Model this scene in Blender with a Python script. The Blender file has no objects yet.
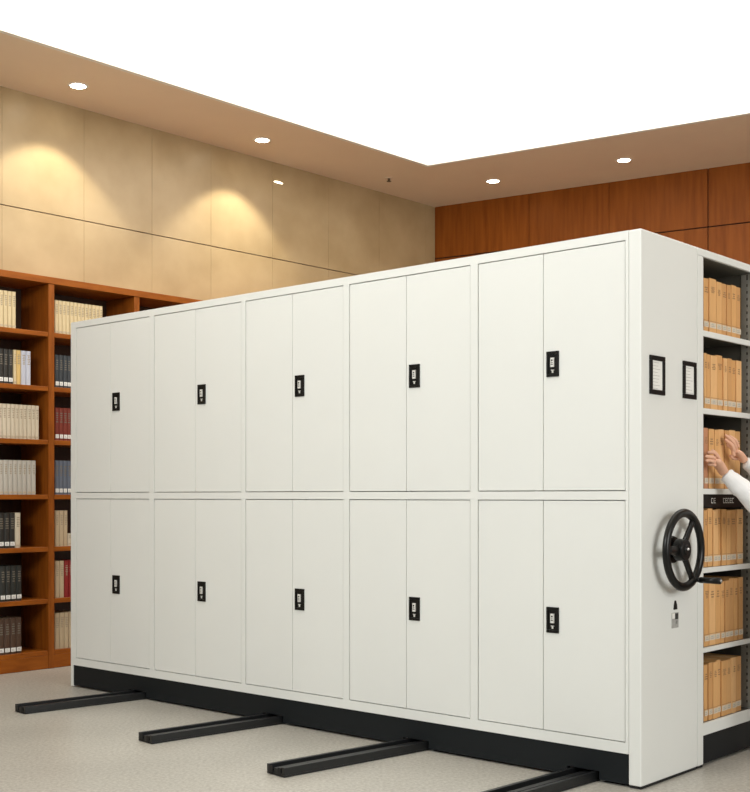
import bpy, bmesh, math, random
from mathutils import Vector, Matrix
random.seed(7)
S = bpy.context.scene
COL = S.collection
R = math.radians
# ------------------------------------------------------------------ camera
F = 1198.0; CXP = 375.0; HOR = 496.0; CH = 1.256
cam = bpy.data.cameras.new('camera'); camo = bpy.data.objects.new('camera', cam); COL.objects.link(camo)
camo.location = (0, 0, CH); camo.rotation_euler = (R(90), 0, 0)
cam.sensor_fit = 'HORIZONTAL'; cam.sensor_width = 36; cam.lens = F/750*36
cam.shift_y = (HOR-396)/750
cam.clip_end = 100
S.camera = camo
# ------------------------------------------------------------------ world, exposure, large lights
w = bpy.data.worlds.new('world'); S.world = w; w.use_nodes = True
bg = w.node_tree.nodes['Background']; bg.inputs[0].default_value = (0.97, 0.99, 1.0, 1); bg.inputs[1].default_value = 0.18
S.view_settings.view_transform = 'Standard'; S.view_settings.look = 'None'
S.view_settings.gamma = 1; S.view_settings.use_curve_mapping = False
S.view_settings.exposure = 0.85
PANEL_STRENGTH = 1.5
def area(name, loc, target, size, size_y, power, color):
    l = bpy.data.lights.new(name, 'AREA'); l.shape = 'RECTANGLE'; l.size = size; l.size_y = size_y
    l.energy = power; l.color = color
    o = bpy.data.objects.new(name, l); COL.objects.link(o); o.location = loc
    o.rotation_euler = (Vector(target)-Vector(loc)).to_track_quat('-Z', 'Y').to_euler()
    return o
hl = area('fill_area_front', (-3.0, 1.2, 4.1), (0.9, 5.6, 0.7), 3.0, 1.6, 119, (0.97, 0.99, 0.99)); hl.data.spread = R(140)  # added fill light with no fixture, brightens the cabinet front
area('fill_area_right', (4.2, 2.0, 2.3), (1.3, 5.4, 0.9), 2.2, 2.0, 60, (1.0, 0.98, 0.94))  # added area light, no fixture, brightens the end panel and softens wheel shadow

# ------------------------------------------------------------------ frames
class Frame:
    def __init__(s, x, y, ang):
        s.x, s.y, s.a = x, y, ang
        s.ex = Vector((math.cos(ang), math.sin(ang))); s.ey = Vector((-math.sin(ang), math.cos(ang)))
    def w(s, lx, ly, lz=0):
        p = Vector((s.x, s.y)) + s.ex*lx + s.ey*ly
        return Vector((p.x, p.y, lz))
    def lx_at(s, px, ly=0.0):
        """local x where the line y=ly crosses image column px"""
        k = (px-CXP)/F; o = Vector((s.x, s.y)) + s.ey*ly
        return (o.x-k*o.y)/(k*s.ex.y-s.ex.x)
    def ly_at(s, px, lx=0.0):
        k = (px-CXP)/F; o = Vector((s.x, s.y)) + s.ex*lx
        return (o.x-k*o.y)/(k*s.ey.y-s.ey.x)
CAB = Frame(1.136, 5.116, math.atan2(-.6644, .748))      # x+ out of the end panel, y+ away along it
LIB = Frame(-2.636, 8.42, math.atan2(.738, .675))        # bookcase front, y+ into the stone wall
_c = LIB.w(5.276, .40)
WOOD = Frame(_c.x, _c.y, math.atan2(-.519, .855))        # timber wall, y+ into the wall
CEIL = 4.29

# ------------------------------------------------------------------ materials
def mat(name, color, rough=.5, metal=0, var=0.0, vscale=8, stretch=(1,1,1), bump=0.0, bscale=60, spec=.5, coat=0.0, emit=None, color2=None, detail=4):
    m = bpy.data.materials.new(name); m.use_nodes = True
    nt = m.node_tree; b = nt.nodes['Principled BSDF']
    b.inputs['Base Color'].default_value = (*color, 1); b.inputs['Roughness'].default_value = rough
    b.inputs['Metallic'].default_value = metal; b.inputs['Specular IOR Level'].default_value = spec
    b.inputs['Coat Weight'].default_value = coat
    tc = nt.nodes.new('ShaderNodeTexCoord'); mp = nt.nodes.new('ShaderNodeMapping')
    mp.inputs['Scale'].default_value = stretch
    nt.links.new(tc.outputs['Object'], mp.inputs['Vector'])
    if var > 0 or color2:
        n = nt.nodes.new('ShaderNodeTexNoise'); n.inputs['Scale'].default_value = vscale; n.inputs['Detail'].default_value = detail
        nt.links.new(mp.outputs[0], n.inputs['Vector'])
        cr = nt.nodes.new('ShaderNodeValToRGB')
        c2 = color2 or tuple(c*(1-var) for c in color); c1 = color if color2 else tuple(min(1, c*(1+var*.5)) for c in color)
        cr.color_ramp.elements[0].position = .3; cr.color_ramp.elements[0].color = (*c2, 1)
        cr.color_ramp.elements[1].position = .7; cr.color_ramp.elements[1].color = (*c1, 1)
        nt.links.new(n.outputs['Fac'], cr.inputs[0]); nt.links.new(cr.outputs[0], b.inputs['Base Color'])
    if bump > 0:
        n2 = nt.nodes.new('ShaderNodeTexNoise'); n2.inputs['Scale'].default_value = bscale; n2.inputs['Detail'].default_value = 3
        nt.links.new(mp.outputs[0], n2.inputs['Vector'])
        bp = nt.nodes.new('ShaderNodeBump'); bp.inputs['Strength'].default_value = bump; bp.inputs['Distance'].default_value = .01
        nt.links.new(n2.outputs['Fac'], bp.inputs['Height']); nt.links.new(bp.outputs[0], b.inputs['Normal'])
    if emit:
        b.inputs['Emission Color'].default_value = (*emit[:3], 1); b.inputs['Emission Strength'].default_value = emit[3]
    return m
M = {}
M['white'] = mat('white_powder_coat', (.765, .785, .755), .42, var=.012, vscale=3, bump=.02, bscale=300)
M['plinth'] = mat('charcoal_powder_coat', (.009, .0115, .013), .55, spec=.2, bump=.03, bscale=250)
M['rail'] = mat('black_rail_paint', (.006, .007, .008), .42, bump=.05, bscale=120, var=.2, vscale=20)
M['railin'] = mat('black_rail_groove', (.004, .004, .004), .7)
M['black'] = mat('black_plastic', (.007, .007, .0065), .4, spec=.25, bump=.02, bscale=200)
M['wheel'] = mat('black_wheel_plastic', (.0055, .0055, .005), .30, spec=.3)
M['chrome'] = mat('brushed_chrome', (.75, .75, .73), .3, metal=1, bump=.02, bscale=200)
M['silver'] = mat('pale_lock_insert', (.72, .72, .68), .35, var=.1, vscale=60)
M['paper'] = mat('white_paper', (.80, .80, .76), .7, var=.03, vscale=40)
M['ink'] = mat('grey_ink', (.22, .22, .21), .8)
M['dark_ink'] = mat('dark_ink', (.03, .03, .028), .7)
M['cream_label'] = mat('cream_label', (.66, .57, .44), .8, var=.15, vscale=90)
M['sticker'] = mat('grey_sticker', (.38, .38, .36), .5, var=.2, vscale=50)
M['steel'] = mat('grey_shelf_steel', (.36, .35, .31), .4, metal=.25, var=.05, vscale=12)
M['steelin'] = mat('shade_dark_inner_steel', (.10, .097, .080), .5, var=.06, vscale=10)  # steel colour darkened for the shade inside the shelving
M['kraft'] = [mat('kraft_cover_'+n, c, .72, var=.10, vscale=26, stretch=(1, 1, .25), bump=.06, bscale=90) for n, c in
              (('tan', (.72, .405, .16)), ('light', (.78, .46, .20)), ('brown', (.63, .335, .125)), ('ochre', (.69, .375, .14)))]
M['redbrown'] = mat('reddish_cover', (.54, .25, .13), .6, var=.1, vscale=20)
M['pages'] = mat('page_block', (.62, .53, .36), .85, var=.12, vscale=120, stretch=(1, 1, .05))
M['wood'] = mat('orange_brown_bookcase_wood', (.33, .095, .010), .38, var=.30, vscale=5, stretch=(1.2, 6, 6), spec=.2, color2=(.23, .060, .006))
M['woodv'] = mat('orange_brown_upright_wood', (.31, .088, .010), .40, stretch=(7, 7, .9), vscale=5, spec=.2, color2=(.20, .052, .005))
M['stone'] = mat('cream_stone', (.50, .375, .21), .35, vscale=2.4, detail=9, color2=(.40, .29, .15), bump=.02, bscale=30)
M['joint'] = mat('dark_joint', (.14, .10, .06), .8)
M['tjoint'] = mat('dark_timber_joint', (.03, .014, .006), .8)
M['backwood'] = mat('shade_dark_back_board', (.055, .020, .006), .5, stretch=(7, 7, .9), vscale=5, color2=(.035, .012, .004))  # wood colour darkened to hold the shade inside the bays
M['print'] = mat('faded_brown_print', (.34, .19, .085), .8)
M['timber'] = mat('reddish_timber_panel', (.30, .088, .012), .42, vscale=3.5, stretch=(6, 6, .5), detail=8, color2=(.20, .052, .006), spec=.12)
M['ceil'] = mat('beige_ceiling_paint', (.80, .66, .50), .8, var=.03, vscale=2)
M['trimw'] = mat('lamp_trim_white', (.8, .78, .72), .5)
M['lampface'] = mat('glow_face', (.9, .9, .85), .5, emit=(1, .90, .72, 14))
M['glint'] = mat('glint_face', (.9, .9, .85), .5, emit=(1, .85, .6, 3.5))  # glow standing in for a reflection on the stone wall
M['diff'] = mat('glowing_diffuser', (.9, .9, .88), .6, emit=(1, .965, .90, PANEL_STRENGTH))
M['skin'] = mat('skin', (.70, .40, .27), .5, var=.08, vscale=30)
M['shirt'] = mat('white_cotton', (.76, .76, .76), .8, var=.03, vscale=10, bump=.55, bscale=16)
M['trousers'] = mat('dark_navy_cloth', (.03, .035, .05), .85, bump=.1, bscale=90)
M['hair'] = mat('black_hair', (.012, .010, .009), .5, bump=.3, bscale=80, stretch=(1, 1, .2))
M['shoe'] = mat('black_leather', (.012, .011, .010), .35)
M['eyew'] = mat('eye_white', (.8, .8, .78), .2)
# terrazzo floor
def floor_mat():
    m = bpy.data.materials.new('speckled_grey_terrazzo'); m.use_nodes = True; nt = m.node_tree; b = nt.nodes['Principled BSDF']
    tc = nt.nodes.new('ShaderNodeTexCoord')
    n = nt.nodes.new('ShaderNodeTexNoise'); n.inputs['Scale'].default_value = 60; n.inputs['Detail'].default_value = 4; n.inputs['Roughness'].default_value = .7
    n2 = nt.nodes.new('ShaderNodeTexNoise'); n2.inputs['Scale'].default_value = 1.3; n2.inputs['Detail'].default_value = 5
    for q in (n, n2): nt.links.new(tc.outputs['Object'], q.inputs['Vector'])
    c1 = nt.nodes.new('ShaderNodeValToRGB'); c1.color_ramp.elements[0].position = .36; c1.color_ramp.elements[0].color = (.32, .30, .26, 1)
    c1.color_ramp.elements[1].position = .62; c1.color_ramp.elements[1].color = (.50, .485, .435, 1)
    c2 = nt.nodes.new('ShaderNodeValToRGB'); c2.color_ramp.elements[0].position = .3; c2.color_ramp.elements[0].color = (.84, .84, .84, 1)
    c2.color_ramp.elements[1].position = .7; c2.color_ramp.elements[1].color = (1, 1, 1, 1)
    mx = nt.nodes.new('ShaderNodeMix'); mx.data_type = 'RGBA'; mx.blend_type = 'MULTIPLY'; mx.inputs[0].default_value = 1
    nt.links.new(n.outputs['Fac'], c1.inputs[0]); nt.links.new(n2.outputs['Fac'], c2.inputs[0])
    nt.links.new(c1.outputs[0], mx.inputs[6]); nt.links.new(c2.outputs[0], mx.inputs[7]); nt.links.new(mx.outputs[2], b.inputs['Base Color'])
    b.inputs['Roughness'].default_value = .34; b.inputs['Specular IOR Level'].default_value = .45
    return m
M['floor'] = floor_mat()

# ------------------------------------------------------------------ mesh helpers
class MB:
    def __init__(s): s.bm = bmesh.new()
    def box(s, x0, x1, y0, y1, z0, z1, mi=0):
        v = [s.bm.verts.new((x, y, z)) for x in (x0, x1) for y in (y0, y1) for z in (z0, z1)]
        for f in ((0,1,3,2), (4,6,7,5), (0,4,5,1), (2,3,7,6), (0,2,6,4), (1,5,7,3)):
            fc = s.bm.faces.new([v[i] for i in f]); fc.material_index = mi
        return v
    def prism(s, pts, z0, z1, mi=0):
        """vertical prism over a polygon in x,y"""
        a = [s.bm.verts.new((p[0], p[1], z0)) for p in pts]; b = [s.bm.verts.new((p[0], p[1], z1)) for p in pts]
        n = len(pts)
        s.bm.faces.new(a[::-1]).material_index = mi; s.bm.faces.new(b).material_index = mi
        for i in range(n): s.bm.faces.new((a[i], a[(i+1) % n], b[(i+1) % n], b[i])).material_index = mi
    def tube(s, p0, p1, r0, r1=None, n=24, mi=0, cap=True):
        p0, p1 = Vector(p0), Vector(p1); r1 = r0 if r1 is None else r1
        d = (p1-p0).normalized(); a = d.orthogonal().normalized(); b = d.cross(a)
        ra, rb = [], []
        for i in range(n):
            t = 2*math.pi*i/n; o = a*math.cos(t)+b*math.sin(t)
            ra.append(s.bm.verts.new(p0+o*r0)); rb.append(s.bm.verts.new(p1+o*r1))
        for i in range(n): 
            f = s.bm.faces.new((ra[i], ra[(i+1) % n], rb[(i+1) % n], rb[i])); f.material_index = mi; f.smooth = True
        if cap:
            s.bm.faces.new(ra[::-1]).material_index = mi; s.bm.faces.new(rb).material_index = mi
    def torus(s, c, axis, Rr, rx, ry=None, n=64, k=16, mi=0):
        c = Vector(c); axis = Vector(axis).normalized(); a = axis.orthogonal().normalized(); b = axis.cross(a); ry = ry or rx
        rings = []
        for i in range(n):
            t = 2*math.pi*i/n; o = a*math.cos(t)+b*math.sin(t); ring = []
            for j in range(k):
                u = 2*math.pi*j/k
                ring.append(s.bm.verts.new(c+o*(Rr+rx*math.cos(u))+axis*ry*math.sin(u)))
            rings.append(ring)
        for i in range(n):
            for j in range(k):
                f = s.bm.faces.new((rings[i][j], rings[(i+1) % n][j], rings[(i+1) % n][(j+1) % k], rings[i][(j+1) % k])); f.smooth = True; f.material_index = mi
    def ball(s, c, rx, ry=None, rz=None, mi=0, u=20, v=14):
        m = Matrix.Translation(c) @ Matrix.Diagonal((rx, ry or rx, rz or rx, 1))
        g = bmesh.ops.create_uvsphere(s.bm, u_segments=u, v_segments=v, radius=1, matrix=m)
        for vv in g['verts']:
            for f in vv.link_faces: f.smooth = True; f.material_index = mi
    def build(s, name, mats, parent=None, bevel=0, seg=2):
        bmesh.ops.recalc_face_normals(s.bm, faces=s.bm.faces[:])
        me = bpy.data.meshes.new(name); s.bm.to_mesh(me); s.bm.free()
        for m_ in (mats if isinstance(mats, (list, tuple)) else [mats]): me.materials.append(m_)
        o = bpy.data.objects.new(name, me); COL.objects.link(o)
        if parent: o.parent = parent
        if bevel:
            b = o.modifiers.new('bevel', 'BEVEL'); b.width = bevel; b.segments = seg; b.limit_method = 'ANGLE'; b.angle_limit = R(50)
        return o
def tag(o, label, cat, group=None):
    o['label'] = label; o['category'] = cat
    if group: o['group'] = group
    return o
def put(o, fr, lx=0, ly=0, lz=0, rz=0):
    o.location = fr.w(lx, ly, lz); o.rotation_euler = (0, 0, fr.a+rz); return o
def empty(name, fr, lx=0, ly=0, lz=0, rz=0):
    o = bpy.data.objects.new(name, None); o.empty_display_size = .1; COL.objects.link(o); return put(o, fr, lx, ly, lz, rz)
def struct(o): o['kind'] = 'structure'; return o
def copy_tree(o, parent=None):
    c = o.copy(); COL.objects.link(c); c.parent = parent
    for ch in list(o.children): copy_tree(ch, c)
    return c
ORD = ['', 'first', 'second', 'third', 'fourth', 'fifth', 'sixth', 'seventh', 'eighth', 'ninth', 'tenth', 'eleventh', 'twelfth', 'thirteenth', 'fourteenth', 'fifteenth', 'sixteenth', 'seventeenth']

# ------------------------------------------------------------------ the room
b = MB(); b.box(-12, 12, -3, 18, -.10, 0); struct(b.build('floor', M['floor']))
# ceiling with its recessed light field (edges parallel to the two walls)
A = -LIB.ex; B = WOOD.ex; CO = Vector((_c.x, _c.y))
def cp(p, r): v = CO+A*p+B*r; return (v.x, v.y)
P0, P1, R0, R1 = 1.412, 8.0, .939, 6.4
b = MB()
for (p0, p1, r0, r1) in ((-.3, P0, -.3, 10), (P1, 14.5, -.3, 10), (P0, P1, -.3, R0), (P0, P1, R1, 10)):
    b.prism([cp(p0, r0), cp(p1, r0), cp(p1, r1), cp(p0, r1)], CEIL, CEIL+.12)
struct(b.build('ceiling', M['ceil']))
lp = bpy.data.objects.new('ceiling_light_panel', None); COL.objects.link(lp)
tag(lp, 'large recessed glowing light panel set in the beige ceiling', 'ceiling light')
b = MB(); q = .04
for (p0, p1, r0, r1) in ((P0, P1, R0, R0+q), (P0, P1, R1-q, R1), (P0, P0+q, R0+q, R1-q), (P1-q, P1, R0+q, R1-q)):
    b.prism([cp(p0, r0), cp(p1, r0), cp(p1, r1), cp(p0, r1)], CEIL+.001, CEIL+.16)
b.build('frame', M['trimw'], lp)
b = MB(); b.prism([cp(P0+q, R0+q), cp(P1-q, R0+q), cp(P1-q, R1-q), cp(P0+q, R1-q)], CEIL+.13, CEIL+.15)
b.build('diffuser', M['diff'], lp)

# stone wall (left) : slabs with real joints; local origin at LIB, wall face y=.40
JH = 3.415
b = MB(); b.box(-8.5, 5.276, .424, .56, 0, CEIL, 1)
seams = [5.276]
xs = [LIB.lx_at(px, .40) for px in (211, 152, 84, 2)]
q = xs[0]+.72*4
while q > xs[0]+.1: seams.append(q); q -= .72
seams += xs; q = xs[-1]-.70
while q > -8.4: seams.append(q); q -= .70
seams = sorted(set([s for s in seams if s <= 5.276]))
for i in range(len(seams)-1):
    a0, a1 = seams[i], seams[i+1]
    if a1-a0 < .05: continue
    g = .0012
    b.box(a0+g, a1-g, .40, .43, 0, JH-.004); b.box(a0+g, a1-g, .40, .43, JH+.004, CEIL)
struct(put(b.build('wall_left', [M['stone'], M['joint']]), LIB))
# timber wall (back)
b = MB(); b.box(-.2, 10, .024, .16, 0, CEIL, 1)
sx = [0, WOOD.lx_at(529), WOOD.lx_at(609), WOOD.lx_at(708)]
q = sx[-1]+.95
while q < 10: sx.append(q); q += .95
for i in range(len(sx)-1):
    g = .0045 if i >= 2 else .002
    g0 = .0045 if i >= 3 else .0018
    b.box(sx[i]+g0, sx[i+1]-(.0045 if i >= 2 else .0018), 0, .03, 0, 3.741); b.box(sx[i]+g0, sx[i+1]-(.0045 if i >= 2 else .0018), 0, .03, 3.753, CEIL)
struct(put(b.build('wall_back', [M['timber'], M['tjoint']]), WOOD))

# ------------------------------------------------------------------ ceiling lamps
def spot(name, loc, tgt, power, ang, blend, color, parent=None, rad=.04):
    l = bpy.data.lights.new(name, 'SPOT'); l.energy = power; l.spot_size = R(ang); l.spot_blend = blend; l.color = color; l.shadow_soft_size = rad
    o = bpy.data.objects.new(name, l); COL.objects.link(o)
    if parent: o.parent = parent
    o.location = loc; o.rotation_euler = (Vector(tgt)-Vector(loc)).to_track_quat('-Z', 'Y').to_euler()
def downlight(x, y, label, power=40, ang=75, color=(1, .80, .52), tgt=(0, 0, -1), blend=.35):
    t = bpy.data.objects.new('ceiling_downlight', None); COL.objects.link(t); t.location = (x, y, CEIL)
    tag(t, label, 'ceiling light', 'ceiling downlights')
    b = MB(); b.torus((0, 0, -.002), (0, 0, 1), .066, .010, .005, n=32, k=8); b.build('trim_ring', M['trimw'], t)
    b = MB(); b.tube((0, 0, -.004), (0, 0, -.001), .058, n=28); b.build('glow_face', M['lampface'], t)
    spot('lamp', (0, 0, -.012), Vector((0, 0, -.012))+Vector(tgt), power, ang, blend, color, t)
def ceil_xy(px, py):
    z = F*(CEIL-CH)/(HOR-py); return ((px-CXP)/F*z, z)
x, y = ceil_xy(493, 181); downlight(x, y, 'small round downlight shining in the ceiling before the timber wall, nearest the corner', 45, 95)
x, y = ceil_xy(624, 160); downlight(x, y, 'small round downlight before the timber wall, farther right than the corner one', 40, 95)
for qx, pw, lab in ((.62, 40, 'ceiling downlight close to the stone wall, above the left part of the bookcase'),
                    (2.45, 42, 'ceiling downlight close to the stone wall, above the right part of the bookcase')):
    p = LIB.w(qx, .40-.43); n = LIB.ey
    downlight(p.x, p.y, lab, pw, 96, (1, .93, .74), (n.x*.12, n.y*.12, -1), .35)
# small slot shape added as a glowing reflection, high on the stone wall
t = empty('wall_glint', LIB, LIB.lx_at(278, .40), .40, CH+(HOR-183)/F*10.94)
tag(t, 'tiny glowing slot shape imitating a light reflection high on the cream stone wall', 'reflection')
b = MB(); b.ball((0, 0, 0), .066, .010, .015); b.build('glint_rim', M['stone'], t)
b = MB(); b.ball((0, -.005, 0), .056, .009, .010); b.build('glow_face', M['glint'], t)
# sprinkler
x, y = ceil_xy(389, 178)
t = bpy.data.objects.new('ceiling_sprinkler', None); COL.objects.link(t); t.location = (x, y, CEIL)
tag(t, 'tiny dull sprinkler head on the beige ceiling near the room corner', 'sprinkler')
b = MB(); b.tube((0, 0, -.006), (0, 0, 0), .04, n=20); b.build('cover_plate', M['ceil'], t)
b = MB(); b.tube((0, 0, -.03), (0, 0, -.006), .012, n=12); b.tube((0, 0, -.034), (0, 0, -.03), .022, n=16); b.build('nozzle', M['joint'], t)

# ------------------------------------------------------------------ mobile storage cabinet
H = 2.40; L = -CAB.lx_at(70.9)
cab = empty('mobile_storage_cabinet', CAB)
tag(cab, 'long white steel storage cabinet with twenty doors on a charcoal base', 'cabinet')
doors_px = [(76, 109.9, 149.3), (154, 195.2, 241.3), (245.6, 292, 343), (349.4, 406, 470), (478, 543, 625)]
cols = [[CAB.lx_at(p) for p in d] for d in doors_px]
DEP = .52; EP = .060; ZB = .144
rows = [(.193, 1.237), (1.279, 2.358)]
G = .0019
b = MB()
b.box(-L, -EP, .0, DEP, 2.358+G, H)                      # top
b.box(-L, -EP, .0, DEP, ZB, .193-G)                      # bottom rail and floor
b.box(-L+.02, -EP, .03, DEP-.02, 1.25, 1.266)
b.box(-L, -L+.022, .03, DEP-.015, 0.004, 2.358+G)
b.box(-L, cols[0][0]-G, 0, .03, .193-G, 2.358+G); b.box(-L, -L+.026, 0, .03, .004, ZB)
b.box(-L, -EP, DEP-.015, DEP, ZB, 2.358+G)
for i in range(4):
    b.box(cols[i][2]+G, cols[i+1][0]-G, 0, .03, .193-G, 2.358+G)
    c = (cols[i][2]+cols[i+1][0])/2; b.box(c-.01, c+.01, .03, DEP-.015, .19, 2.36)
b.box(cols[4][2]+G, -EP, 0, .03, .193-G, 2.358+G)
for i in range(5): b.box(cols[i][0]-G, cols[i][2]+G, 0, .03, 1.237+G, 1.279-G)
b.build('cabinet_frame', M['white'], cab)
b = MB(); b.box(-EP+.004, -.003, .003, DEP-.003, .0008, .0118); b.build('shadow_strip', M['railin'], cab)  # black strip put in for the shadow line under the end panel
b = MB(); b.box(-EP, 0, 0, DEP, 0.012, H); b.build('end_panel', M['white'], cab, .005, 3)
# rails positions in cabinet frame, needed for notches
RDIR = Vector((1375, 1198)).normalized()
ends = [Vector((-2.055, 6.934)), Vector((-1.172, 6.104)), Vector((-.447, 5.383)), Vector((.366, 4.748))]
RD = [RDIR, RDIR, RDIR, Vector((1185, 1198)).normalized()]
def tocab(p): d = p-Vector((CAB.x, CAB.y)); return Vector((d.dot(CAB.ex), d.dot(CAB.ey)))
rl = []
for e, rd in zip(ends, RD):
    a = tocab(e); d = Vector((rd.dot(CAB.ex), rd.dot(CAB.ey))); m_ = -a.y/d.y; rl.append(a.x+d.x*m_)
x0, x1 = -L+.028, -EP-.006
b = MB(); b.box(x0, x1, .004, .03, .048, ZB-.0005)
cur = x0
for c in sorted(rl):
    b.box(cur, c-.082, .004, .03, .012, .048); cur = c+.082
b.box(cur, x1, .004, .03, .012, .048)
b.box(x0, x1, DEP-.05, DEP-.03, .055, ZB-.0005)
b.build('plinth', M['plinth'], cab)
hand_up, hand_lo = (1.795, 1.910), (.638, .754)
hx = [(112.6, 119.6), (197.8, 205.5), (295.1, 304.2), (409.2, 419.8), (546.6, 558.9)]
for i, (xa, xm, xb) in enumerate(cols):
    for j, (z0, z1) in enumerate(rows):
        for (u0, u1, isr) in ((xa, xm, 0), (xm, xb, 1)):
            dd = MB(); dd.box(u0+G*.7, u1-G*.7, .002, .022, z0+G, z1-G)
            d = dd.build('door', M['white'], cab, .0018, 2)
            if isr:
                h0, h1 = CAB.lx_at(hx[i][0]), CAB.lx_at(hx[i][1]); hz = (hand_lo, hand_up)[j]
                cx, cz = (h0+h1)/2, (hz[0]+hz[1])/2; hw, hh = (h1-h0)/2, (hz[1]-hz[0])/2
                k = MB()                                   # rim with a scooped middle
                k.box(cx-hw, cx+hw, -.004, .0035, cz+hh-.014, cz+hh); k.box(cx-hw, cx+hw, -.004, .0035, cz-hh, cz-hh+.012)
                k.box(cx-hw, cx-hw+.010, -.004, .0035, cz-hh+.012, cz+hh-.014); k.box(cx+hw-.010, cx+hw, -.004, .0035, cz-hh+.012, cz+hh-.014)
                k.box(cx-hw+.010, cx+hw-.010, .001, .0035, cz-hh+.012, cz+hh-.014)
                k.build('lock_plate', M['black'], d, .0015, 2)
                k = MB(); k.box(cx-.009, cx+.009, -.007, .001, cz-.014, cz+.028)
                k.tube((cx, -.0085, cz+.016), (cx, -.0065, cz+.016), .0045, n=12, mi=1); k.box(cx-.006, cx+.006, -.008, -.0065, cz-.004, cz, mi=1); k.box(cx-.005, cx+.005, -.008, -.0065, cz+.004, cz+.007, mi=1)
                k.build('latch', [M['silver'], M['dark_ink']], d, .001, 2)
                k = MB(); k.box(cx-.0035, cx+.0035, -.003, .001, cz-.040, cz-.027); k.box(cx-.008, cx+.008, -.003, .001, cz-.029, cz-.026)
                k.build('key_slot', M['silver'], d)
# end panel fittings: label holders with cards
for (y0, y1) in ((.070, .203), (.3735, .500)):
    z0, z1 = 1.697, 1.866; f = .021
    b = MB()
    b.box(0, .008, y0, y1, z1-f, z1); b.box(0, .008, y0, y1, z0, z0+f); b.box(0, .008, y0, y0+f, z0+f, z1-f); b.box(0, .008, y1-f, y1, z0+f, z1-f)
    h = b.build('label_holder', M['black'], cab, .002, 2)
    b = MB(); b.box(.0004, .003, y0+f, y1-f, z0+f, z1-f)
    n = 9; hh = (z1-z0-2*f)
    for k in range(n):
        zz = z1-f-hh*(k+.7)/n; ln = (y1-y0-2*f-.014)*random.uniform(.55, 1)
        b.box(.0031, .0034, y0+f+.007, y0+f+.007+ln, zz, zz+.0016, 1)
    b.build('card', [M['paper'], M['sticker']], h)
# key lock and sticker below the wheel
b = MB(); yk = .305
b.prism([(0, yk-.016), (.004, yk-.016), (.004, yk+.014), (0, yk+.014)], .752, .757)
bm_ = b.bm
pts = [(yk-.015, .750), (yk+.015, .750), (yk+.012, .772), (yk+.002, .790), (yk-.006, .790), (yk-.013, .770)]
va = [bm_.verts.new((.0005, p[0], p[1])) for p in pts]; vb = [bm_.verts.new((.004, p[0], p[1])) for p in pts]
bm_.faces.new(va); bm_.faces.new(vb)
for i in range(6): bm_.faces.new((va[i], va[(i+1) % 6], vb[(i+1) % 6], vb[i]))
b.build('key_lock', M['black'], cab)
b = MB(); b.box(.0003, .0015, yk-.033, yk+.030, .668, .736, 0)
b.box(.0016, .0022, yk-.002, yk+.026, .706, .732, 1); b.box(.0016, .0022, yk-.030, yk-.006, .710, .734, 2)
b.box(.0016, .0022, yk+.004, yk+.018, .686, .700, 3)
b.build('instruction_sticker', [M['sticker'], M['dark_ink'], M['paper'], M['ink']], cab)
# hand wheel
hwc = empty('hand_wheel', CAB); hwc.parent = cab; hwc.location = (0, 0, 0); hwc.rotation_euler = (0, 0, 0)
WX, WY, WZ = .058, CAB.ly_at(684, .058), 1.018
b = MB(); b.torus((WX, WY, WZ), (1, 0, 0), .163, .0195, .016); b.build('rim', M['wheel'], hwc)
for ang in (180, 57, -60):
    a = R(ang); dy, dz = math.cos(a), math.sin(a)
    b = MB(); bm_ = b.bm; rings = []
    for (rr, hwid, xx) in ((.02, .028, WX-.008), (.06, .021, WX-.006), (.12, .018, WX-.002), (.16, .022, WX)):
        c = Vector((xx, WY+dy*rr, WZ+dz*rr)); s_ = Vector((0, -dz, dy))
        ring = [bm_.verts.new(c+s_*(hwid*math.cos(t))+Vector((.009*math.sin(t), 0, 0))) for t in [2*math.pi*i/12 for i in range(12)]]
        rings.append(ring)
    for i in range(3):
        for j in range(12):
            f = bm_.faces.new((rings[i][j], rings[i][(j+1) % 12], rings[i+1][(j+1) % 12], rings[i+1][j])); f.smooth = True
    bm_.faces.new(rings[0]); bm_.faces.new(rings[-1])
    b.build('spoke', M['wheel'], hwc)
b = MB(); b.tube((0, WY, WZ), (.012, WY, WZ), .062, .058, n=36); b.tube((.012, WY, WZ), (WX-.03, WY, WZ), .034, .036, n=32); b.tube((WX-.03, WY, WZ), (WX+.012, WY, WZ), .050, .046, n=36)
b.tube((WX+.012, WY, WZ), (WX+.018, WY, WZ), .024, .021, n=24); b.build('hub', M['wheel'], hwc, .002)
b = MB(); b.ball((WX+.019, WY, WZ+.004), .007); b.build('hub_bolt', M['chrome'], hwc)
a = R(-58); py_, pz_ = WY+math.cos(a)*.166, WZ+math.sin(a)*.160
b = MB(); b.tube((WX, py_, pz_), (WX+.02, py_, pz_), .011, .009); b.tube((WX+.018, py_, pz_), (WX+.035, py_, pz_), .009, .0135)
b.tube((WX+.035, py_, pz_), (WX+.128, py_, pz_), .0135, .0145); b.ball((WX+.128, py_, pz_), .006, .0145, .0145)
b.build('crank_handle', M['wheel'], hwc)
b = MB(); b.tube((WX+.131, py_, pz_), (WX+.1355, py_, pz_), .008, .006, n=16); b.build('handle_cap', M['chrome'], hwc)

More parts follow.
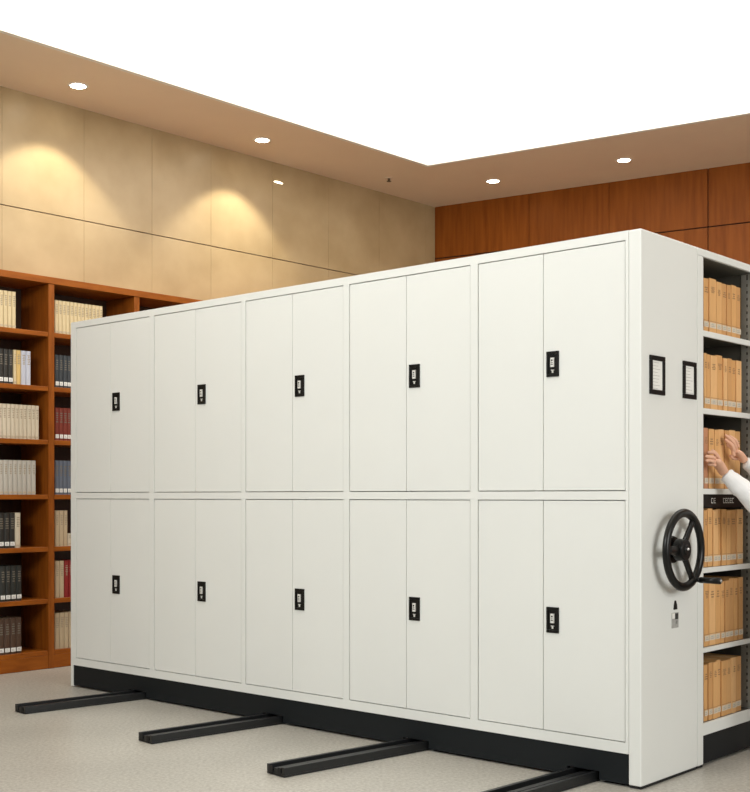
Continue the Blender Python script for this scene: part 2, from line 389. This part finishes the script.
# ------------------------------------------------------------------ floor rails
rlab = ['black floor rail sticking out farthest left, nearest the bookcase', 'black floor rail second from the left, its end below the second bay',
        'black floor rail third from the left, showing its open channel end', 'black floor rail at the bottom picture edge near the cabinet corner']
for e, lab, rd in zip(ends, rlab, RD):
    t = bpy.data.objects.new('floor_rail', None); COL.objects.link(t); t.location = (e.x, e.y, 0); t.rotation_euler = (0, 0, math.atan2(rd.y, rd.x))
    tag(t, lab, 'rail', 'black rails under the cabinet')
    W_ = .066; Lr = 2.1; b = MB()
    b.box(0, Lr, -W_, W_, .0005, .010)
    b.box(0, Lr, -W_, -W_+.020, .010, .044); b.box(0, Lr, W_-.020, W_, .010, .044)
    b.box(.001, Lr, -.016, .016, .010, .034)
    b.build('track', M['rail'], t, .0018, 2)
    for s_ in (-1, 1):
        b = MB(); b.box(-.003, -.0002, s_*.031-.012, s_*.031+.012, .004, .040); b.build('end_clip', M['railin'], t)

# ------------------------------------------------------------------ open shelving behind the end panel
Y0, Y1, YR = .5225, .580, 1.125
su = empty('open_steel_shelving', CAB, 0, Y0, 0)
tag(su, 'open white steel shelving with brown files beyond the black hand wheel', 'shelving')
o_ = Y0
b = MB(); b.box(-.445, -.003, .003, .0545, .0008, .0118); b.build('shadow_strip', M['railin'], su)  # shadow line below the shelving side, made as a black strip
b = MB(); b.box(-.45, 0, 0, .0575, .012, H-.035); b.build('side_panel', M['white'], su, .003)
b = MB(); b.box(-.45, 0, YR-o_, YR-o_+.05, .004, H-.035); b.build('side_panel', M['white'], su, .003)
b = MB(); b.box(-.45, 0, 0, YR-o_+.05, H-.0345, H); b.build('top_panel', M['white'], su, .003)
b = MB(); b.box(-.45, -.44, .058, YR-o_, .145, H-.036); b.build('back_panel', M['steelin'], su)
b = MB(); b.box(-.438, -.010, .059, YR-o_-.001, H-.0385, H-.0352); b.box(-.438, -.066, YR-o_-.0022, YR-o_-.0004, .205, H-.039); b.build('shade_lining', M['steelin'], su)  # thin dark sheets added as shade under the top and along the side
b = MB(); b.box(-.030, -.008, .058, YR-o_-.0005, .012, .1435); b.build('plinth', M['plinth'], su)
SH = [(.144, .200), (.528, .550), (.898, .922), (1.264, 1.290), (1.638, 1.664), (1.998, 2.025)]
for (z0, z1) in SH:
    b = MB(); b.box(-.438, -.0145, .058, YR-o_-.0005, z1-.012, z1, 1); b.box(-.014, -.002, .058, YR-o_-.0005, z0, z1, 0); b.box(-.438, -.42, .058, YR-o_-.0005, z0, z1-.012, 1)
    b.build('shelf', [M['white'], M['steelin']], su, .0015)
for (yy, sg) in ((YR-o_-.0035, -1), (.0615, 1)):
    for xx in (-.063, -.43):
        b = MB(); a0, a1 = yy-.003, yy+.003
        z = .205
        b.box(xx, xx+.026, a0, a1, .205, 2.36); b.box(xx+.034, xx+.060, a0, a1, .205, 2.36)
        while z < 2.33:
            b.box(xx+.026, xx+.034, a0, a1, z, z+.020); z += .034
        b.box(xx+.022, xx+.038, a0+(.0045 if sg < 0 else 0), a1-(.0045 if sg > 0 else 0), .205, 2.36, 1)
        b.build('slotted_post', [M['steel'], M['railin']], su)
# black strip with small white markings under the fourth shelf
b = MB(); b.box(-.034, -.026, .060, YR-o_-.002, 1.201, 1.262, 0)
yy = [CAB.ly_at(711, -.026)-o_, CAB.ly_at(716, -.026)-o_, CAB.ly_at(723, -.026)-o_, CAB.ly_at(734, -.026)-o_]
for (a0, a1, n) in ((yy[0], yy[1], 2), (yy[2], yy[3], 5)):
    wd = (a1-a0)/n
    for k in range(n):
        q0 = a0+k*wd+.002; q1 = a0+(k+1)*wd-.004
        b.box(-.0259, -.0255, q0, q1, 1.243, 1.246, 1); b.box(-.0259, -.0255, q0, q1, 1.222, 1.225, 1)
        b.box(-.0259, -.0255, q0, q0+.003, 1.225, 1.243, 1)
        if k % 2: b.box(-.0259, -.0255, q0, q1, 1.233, 1.235, 1)
b.build('marked_strip', [M['black'], M['paper']], su)

# ------------------------------------------------------------------ books
def make_book(name, wd, ht, dp, cover, label=None, title=None, round_spine=True, fr=None):
    """origin at the bottom centre of the spine, spine faces -y, body runs to +y"""
    t = bpy.data.objects.new(name, None); COL.objects.link(t); t.empty_display_size = .05
    c = min(.0035, wd*.12); h2 = wd/2
    b = MB()
    if round_spine:
        pts = [(-h2, .008), (-h2*.8, .0025), (-h2*.35, 0), (h2*.35, 0), (h2*.8, .0025), (h2, .008), (h2, dp), (h2-c, dp), (h2-c, .012), (-h2+c, .012), (-h2+c, dp), (-h2, dp)]
    else:
        pts = [(-h2, .001), (-h2+.001, 0), (h2-.001, 0), (h2, .001), (h2, dp), (h2-c, dp), (h2-c, .008), (-h2+c, .008), (-h2+c, dp), (-h2, dp)]
    # triangulate-safe: spine + two boards as three prisms
    k = 6 if round_spine else 4
    front = pts[:k]; ys = .012 if round_spine else .008
    b.prism(front+[(h2, ys), (-h2, ys)], 0, ht)
    b.prism([(h2-c, ys), (h2, ys), (h2, dp), (h2-c, dp)], 0, ht); b.prism([(-h2, ys), (-h2+c, ys), (-h2+c, dp), (-h2, dp)], 0, ht)
    b.build('cover', cover, t)
    b = MB(); b.box(-h2+c+.0003, h2-c-.0003, ys+.0004, dp-.006, .004, ht-.005); b.build('pages', M['pages'], t)
    if label:
        lz0, lz1, lm, marks = label
        b = MB(); lw = h2*(.80 if round_spine else .96); b.box(-lw, lw, -.0008, .0006, lz0, lz1, 0)
        if marks:
            b.box(-h2*.5, h2*.3, -.0012, -.0009, lz0+(lz1-lz0)*.55, lz0+(lz1-lz0)*.68, 1); b.box(-h2*.5, h2*.5, -.0012, -.0009, lz0+(lz1-lz0)*.25, lz0+(lz1-lz0)*.36, 1)
        b.build('spine_label', [lm, M['sticker']], t)
    if title:
        z0, z1, tm, n = title
        b = MB(); hh = (z1-z0)/n
        for i in range(n):
            f_ = random.uniform(.3, .6); b.box(-h2*f_, h2*f_, -.0008, .0004, z0+i*hh, z0+i*hh+hh*.5)
        b.build('spine_title', tm, t)
    return t
# brown files on the steel shelves: spines face CAB +x
rowpx = [
 (2.026, .250, [703.6, 709.4, 716.3, 721.5, 727, 731, 735.6, 741.5]),
 (1.665, .258, [704, 707, 710.3, 717, 723.6, 727.5, 731.5, 736.6, 741.8]),
 (1.291, .283, [704, 708.8, 714.0, 719.0, 724.5, 729, 735, 741]),
 (.923, .268, [703.8, 708, 712.7, 717.5, 721.6, 726, 730, 737, 742.8]),
 (.551, .300, [703.8, 709.5, 716, 720.5, 725, 729, 733.5, 738, 742.6]),
 (.201, .268, [704, 708.3, 712.5, 717, 721.3, 726.8, 731.3, 736, 741.5])]
shname = ['topmost', 'second', 'third', 'fourth', 'fifth', 'lowest']
for ri, (z, h, px) in enumerate(rowpx):
    ts = [CAB.ly_at(p, -.022) for p in px]
    ts[0] = max(ts[0], .588)
    n = len(ts)-1
    for i in range(n):
        wd = ts[i+1]-ts[i]-.0022
        hh = h+random.uniform(-.006, .006)+(.012 if (ri == 0 and i == 1) else 0)
        cov = random.choice(M['kraft']); nm = 'light brown'
        if ri == 2 and i == 0: cov = M['redbrown']; hh += .006
        lm = (.024, .050, M['cream_label'], True)
        t = make_book('archive_file', wd, hh, .30, cov, lm, (hh*.74, hh*.86, M['print'], random.choice((3, 4, 5))), round_spine=(i % 3 == 0))
        # thin printed band above the label
        b = MB(); b.box(-wd*.5+.001, wd*.5-.001, -.0007, .0004, .054, .0558); b.build('spine_band', M['print'], t)
        put(t, CAB, -.020+random.uniform(-.004, .002), (ts[i]+ts[i+1])/2, z, R(90))
        side = '%s from the left' % ORD[i+1]
        nm = 'reddish brown bound file' if (ri == 2 and i == 0) else 'light brown bound file'
        tag(t, '%s, %s, white spine label, %s steel shelf' % (nm, side, shname[ri]), 'book', 'brown files on the %s steel shelf' % shname[ri])

# ------------------------------------------------------------------ wooden bookcase
BH = 2.85; Q0 = LIB.lx_at(51.5)-.758; BAY = .758
bc = empty('wooden_bookcase', LIB, Q0-BAY, 0, 0)
tag(bc, 'tall orange-brown wooden bookcase along the cream stone wall', 'bookcase')
NB = 6; DP = .37; TH = .050
for i in range(NB+1):
    b = MB(); b.box(i*BAY-TH/2, i*BAY+TH/2, 0, DP, .001, BH-.05); b.build('upright', M['woodv'], bc, .003)
b = MB(); b.box(-TH/2, NB*BAY+TH/2, -.006, DP, BH-.0495, BH); b.build('top_board', M['wood'], bc, .003)
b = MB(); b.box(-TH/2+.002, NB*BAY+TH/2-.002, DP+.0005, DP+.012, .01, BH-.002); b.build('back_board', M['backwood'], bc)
SZ = [.132, .508, .886, 1.266, 1.664, 2.052, 2.448]
for i in range(NB):
    for z in SZ:
        b = MB(); b.box(i*BAY+TH/2+.0005, (i+1)*BAY-TH/2-.0005, .004, DP, z-.034, z); b.build('shelf', M['wood'], bc, .0025)
    b = MB(); b.box(i*BAY+TH/2+.0005, (i+1)*BAY-TH/2-.0005, .003, .022, .002, SZ[0]-.0345); b.build('base_board', M['wood'], bc, .002)
# book kinds
def cm(name, c, r=.6, v=.10): return mat(name, c, r, var=v, vscale=20, stretch=(1, 1, .3))
K = {
 'cream': (cm('cream_cloth', (.66, .53, .31)), 'cream'), 'ivory': (cm('ivory_cloth', (.62, .54, .41)), 'ivory'),
 'palegrey': (cm('pale_grey_cloth', (.50, .47, .41)), 'pale grey'), 'black': (cm('black_cloth', (.022, .021, .018), .45), 'black'),
 'yellow': (cm('yellow_cloth', (.66, .46, .17)), 'yellow'), 'bluewhite': (cm('bluish_white_cloth', (.52, .54, .62)), 'bluish white'),
 'navy': (cm('dark_slate_cloth', (.040, .048, .056), .45), 'dark slate'), 'maroon': (cm('maroon_cloth', (.19, .030, .018), .45), 'maroon'),
 'blue': (cm('dull_blue_cloth', (.12, .14, .18), .5), 'dull blue'), 'beige': (cm('beige_cloth', (.50, .39, .25)), 'beige'),
 'red': (cm('dark_red_cloth', (.25, .015, .015), .45), 'dark red'), 'brown': (cm('dark_brown_cloth', (.075, .040, .024), .5), 'dark brown'),
 'green': (cm('blackish_green_cloth', (.022, .025, .022), .45), 'blackish green')}
GOLD = mat('faded_gilt', (.15, .13, .10), .6)
PALE = mat('pale_print', (.62, .60, .54), .7)
LABELLED = {'black', 'navy', 'maroon', 'blue', 'brown', 'green'}
protos = {}
def lib_book(kind, wd, ht):
    key = (kind, round(wd, 3), round(ht, 3))
    if key in protos:
        return copy_tree(protos[key])
    m = K[kind][0]
    lab = (.016, .044, M['paper'], True) if kind in LABELLED else ((.010, .022, M['beigelab'], False) if kind in ('ivory', 'palegrey', 'cream') else None)
    ttl = (ht*.55, ht*.88, GOLD if kind in LABELLED else M['ink'], 5) if kind in LABELLED else (ht*.60, ht*.90, M['softink'], 6)
    t = make_book('book', wd, ht, .20, m, lab, ttl); protos[key] = t
    return t
M['softink'] = mat('faded_ink', (.33, .27, .19), .8)
M['beigelab'] = mat('faded_label', (.50, .42, .30), .8)
rowsB1 = [  # z index from top: (end px, [(kind,count)...] from the right end leftward, width, height)
 (6, 16, [('cream', 6)], .0330, .262), (5, 31, [('bluewhite', 2), ('yellow', 1), ('cream', 1), ('black', 4)], .0390, .245),
 (4, 39.5, [('ivory', 12)], .0330, .245), (3, 36, [('palegrey', 9), ('yellow', 2)], .0370, .245),
 (2, 21, [('ivory', 1), ('black', 4)], .0450, .250), (1, 22, [('green', 5)], .0440, .250), (0, 22, [('brown', 5)], .0470, .255)]
shB = ['lowest', 'sixth', 'fifth', 'fourth', 'third', 'second', 'topmost']
for (si, px, kinds, wd, ht) in rowsB1:
    q = LIB.lx_at(px, .03)
    for (kd, n) in kinds:
        for j in range(n):
            w_ = wd*(.62 if kd == 'cream' and si == 5 else 1)
            t = lib_book(kd, w_-.0015, ht); q -= w_
            put(t, LIB, q+w_/2, .028+random.uniform(-.003, .004), SZ[si]+.0005)
            where = '%s shelf, left bookcase bay' % shB[si]
            if n == 1: lab = '%s book, the only one of its colour, %s' % (K[kd][1], where)
            else: lab = '%s %s book from the right, %s' % (ORD[j+1], K[kd][1], where)
            tag(t, lab, 'book', 'books on the %s shelf of the left-hand bay' % shB[si])
rowsB2 = [(6, [('cream', 13)], .0320, .245), (5, [('navy', 6)], .0350, .240), (4, [('maroon', 6)], .0350, .240), (3, [('blue', 6)], .0350, .250),
          (2, [('beige', 3), ('ivory', 1)], .0370, .262), (1, [('beige', 2), ('red', 3)], .0390, .270), (0, [('beige', 5)], .0400, .262)]
for (si, kinds, wd, ht) in rowsB2:
    q = LIB.lx_at(54.5, .03)+.004
    q = max(q, Q0+BAY+TH/2+.002)
    for (kd, n) in kinds:
        for j in range(n):
            h_ = ht*(.35 if (si == 2 and kd == 'ivory') else 1)
            t = lib_book(kd, wd-.0015, h_)
            put(t, LIB, q+wd/2, .028+random.uniform(-.003, .004), SZ[si]+.0005); q += wd
            where = '%s shelf, bookcase bay beside white cabinet' % shB[si]
            if n == 1: lab = 'small %s book lying low at the row end, %s' % (K[kd][1], where)
            else: lab = '%s %s book from the left, %s' % (ORD[j+1], K[kd][1], where)
            tag(t, lab, 'book', 'books on the %s shelf of the bay beside the cabinet' % shB[si])

# ------------------------------------------------------------------ person reaching into the third shelf
def skin_obj(name, chains, material, parent=None, sub=2, branch=None):
    """chains: list of lists of (co, rx, ry); each list is a chain with its own root at index 0"""
    me = bpy.data.meshes.new(name); vs, es, rad, roots = [], [], [], []
    for ch in chains:
        base = len(vs); roots.append(base)
        for i, it in enumerate(ch):
            vs.append(it[0]); rad.append((it[1], it[2] if len(it) > 2 else it[1]))
            if i: es.append((base+i-1, base+i))
    me.from_pydata([tuple(v) for v in vs], es, [])
    me.materials.append(material)
    o = bpy.data.objects.new(name, me); COL.objects.link(o)
    if parent: o.parent = parent
    md = o.modifiers.new('skin', 'SKIN'); md.use_smooth_shade = True
    if not me.skin_vertices: raise RuntimeError('no skin layer')
    for i, d in enumerate(me.skin_vertices[0].data):
        d.radius = rad[i]; d.use_root = i in roots
    s = o.modifiers.new('subdivision', 'SUBSURF'); s.levels = sub; s.render_levels = sub
    return o
PB_Y, PB_X = .96, .50          # body centre in cabinet frame (y along the shelving, x out of it)
per = empty('person', CAB, PB_X, PB_Y, 0)
tag(per, 'person in a white shirt reaching both hands to brown files on the third steel shelf', 'person')
def P(e, t, h): return Vector((e-PB_X, t-PB_Y, h))       # cabinet frame -> person frame
# left arm (nearer the wheel) and right arm
def T(px, e): return CAB.ly_at(px, e)
def Hh(px, py, e):
    t = T(px, e); wpt = CAB.w(e, t); return CH+(HOR-py)/F*wpt.y
def PX(px, py, e): return P(e, T(px, e), Hh(px, py, e))
wrL = PX(724.5, 473.5, .040); elL = P(.25, .79, 1.150); shL = P(.46, .79, 1.385)
wrR = PX(744.5, 461, .060); elR = P(.22, 1.14, 1.21); shR = P(.47, 1.13, 1.385)
body = []
body.append([(P(PB_X, PB_Y, .93), .11, .14), (P(PB_X, PB_Y, 1.08), .10, .125), (P(PB_X, PB_Y, 1.25), .10, .145), (P(PB_X-.01, PB_Y, 1.36), .08, .12),
             (P(PB_X-.02, PB_Y, 1.43), .050, .050), (P(PB_X-.035, PB_Y, 1.50), .046, .048), (P(PB_X-.05, PB_Y, 1.56), .070, .082), (P(PB_X-.055, PB_Y, 1.63), .078, .095), (P(PB_X-.05, PB_Y, 1.69), .055, .065)])
for (s_, e_, w_) in ((shL, elL, wrL), (shR, elR, wrR)):
    body.append([(P(PB_X-.01, PB_Y, 1.34), .08), (s_+Vector((0, 0, -.01)), .055), (s_.lerp(e_, .5), .044), (e_, .037), (e_.lerp(w_, .35), .036), (e_.lerp(w_, .8), .027), (w_, .026)])
for sg in (-1, 1):
    yb = PB_Y+sg*.10
    body.append([(P(PB_X, PB_Y+sg*.06, .92), .08), (P(PB_X, yb, .80), .078), (P(PB_X, yb, .50), .060), (P(PB_X+.01, yb, .32), .052), (P(PB_X+.01, yb, .09), .036), (P(PB_X-.02, yb, .05), .036), (P(PB_X-.14, yb, .035), .030)])
# nose, ears
body.append([(P(PB_X-.12, PB_Y, 1.60), .016), (P(PB_X-.165, PB_Y, 1.585), .012)])
for sg in (-1, 1): body.append([(P(PB_X-.05, PB_Y+sg*.065, 1.60), .010, .018), (P(PB_X-.045, PB_Y+sg*.083, 1.605), .008, .020)])
def hand(wr, tips, thumb, palm_mid, knuck):
    """wrist -> palm (flattened) -> four finger chains + thumb"""
    body.append([(wr+(wr-palm_mid)*.2, .024, .022), (wr.lerp(palm_mid, .45), .028, .019), (palm_mid, .033, .018), (knuck[1].lerp(knuck[2], .5), .030, .014)])
    for k, tp in zip(knuck, tips):
        mid = k.lerp(tp[0], .5) + tp[1]
        dr = k.lerp(palm_mid, .30)
        body.append([(dr, .0095), (k, .0108), (mid, .0096), (tp[0], .0078)])
    body.append([(wr.lerp(palm_mid, .5), .012), (thumb[0], .0115), (thumb[1], .0098), (thumb[2], .0078)])
# left hand: fingers spread up-left over the first files
o_up = Vector((.016, 0, 0))
kn = [PX(715.8, 454.5, .030), PX(714.0, 458.0, .031), PX(713.4, 461.6, .030), PX(714.2, 465.0, .027)]
tp = [(PX(706.8, 452.6, .002), o_up+Vector((0, 0, .006))), (PX(704.8, 456.2, .002), o_up), (PX(705.0, 460.2, .002), o_up), (PX(707.4, 464.0, .002), o_up)]
hand(wrL, tp, (PX(719.0, 459, .026), PX(715.5, 453, .014), PX(711.5, 450.0, .008)), PX(718.5, 463.5, .036), kn)
# right hand: long fingers pointing up-left
kn = [PX(737.6, 446.0, .034), PX(735.6, 448.6, .037), PX(734.0, 451.8, .037), PX(733.4, 455.4, .034)]
tp = [(PX(728.0, 435.2, .002), o_up), (PX(724.6, 434.6, .002), o_up), (PX(724.6, 438.9, .002), o_up), (PX(726.4, 443.8, .002), o_up)]
hand(wrR, tp, (PX(737.5, 458.5, .032), PX(733.5, 458.5, .018), PX(729.5, 455.0, .008)), PX(739.0, 453.8, .044), kn)
skin_obj('body', body, M['skin'], per)
# clothing
shirt = [[(P(PB_X, PB_Y, .93), .150, .175), (P(PB_X, PB_Y, 1.08), .130, .165), (P(PB_X, PB_Y, 1.25), .135, .185), (P(PB_X-.01, PB_Y, 1.36), .105, .170), (P(PB_X-.018, PB_Y, 1.425), .065, .085), (P(PB_X-.022, PB_Y, 1.455), .056, .058)]]
for (s_, e_, w_, wr2) in ((shL, elL, wrL, .040), (shR, elR, wrR, .036)):
    off = Vector((0, 0, .004))
    shirt.append([(P(PB_X-.01, PB_Y, 1.33), .085), (s_+Vector((0, 0, -.02)), .074), (s_.lerp(e_, .35)+off, .064), (s_.lerp(e_, .7)-off, .060), (e_, .060), (e_.lerp(w_, .25)+off*1.5, .059), (e_.lerp(w_, .45)-off, .054), (e_.lerp(w_, .62)+off, .050), (e_.lerp(w_, .80), .043), (e_.lerp(w_, .93), wr2*.95), (e_.lerp(w_, .985), wr2*.92)])
so = skin_obj('shirt', shirt, M['shirt'], per)
tx = bpy.data.textures.new('folds', 'CLOUDS'); tx.noise_scale = .05
dm = so.modifiers.new('folds', 'DISPLACE'); dm.texture = tx; dm.strength = .022; dm.mid_level = .5
tr = [[(P(PB_X, PB_Y, 1.01), .125, .150), (P(PB_X, PB_Y, .93), .145, .185), (P(PB_X, PB_Y, .84), .135, .180)]]
for sg in (-1, 1):
    yb = PB_Y+sg*.10; tr.append([(P(PB_X, PB_Y+sg*.075, .92), .110), (P(PB_X, yb, .80), .104), (P(PB_X, yb, .68), .092), (P(PB_X, yb, .50), .078), (P(PB_X+.01, yb, .30), .068), (P(PB_X+.01, yb, .10), .060), (P(PB_X+.01, yb, .085), .058)])
skin_obj('trousers', tr, M['trousers'], per)
for sg in (-1, 1):
    yb = PB_Y+sg*.10; skin_obj('shoe', [[(P(PB_X+.045, yb, .046), .040), (P(PB_X-.03, yb, .046), .043), (P(PB_X-.10, yb, .043), .042), (P(PB_X-.165, yb, .036), .030)]], M['shoe'], per)
skin_obj('hair', [[(P(PB_X-.005, PB_Y, 1.535), .050, .060), (P(PB_X-.022, PB_Y, 1.61), .078, .096), (P(PB_X-.040, PB_Y, 1.68), .078, .088), (P(PB_X-.085, PB_Y, 1.710), .050, .066)]], M['hair'], per)
for sg in (-1, 1):
    b = MB(); b.ball(P(PB_X-.128, PB_Y+sg*.032, 1.615), .010, .012, .008); b.ball(P(PB_X-.136, PB_Y+sg*.032, 1.615), .004, .005, .005, 1); b.build('eye', [M['eyew'], M['dark_ink']], per)
b = MB(); b.ball(P(PB_X-.128, PB_Y, 1.555), .008, .022, .006); b.build('lips', mat('lips', (.5, .18, .14), .5), per)
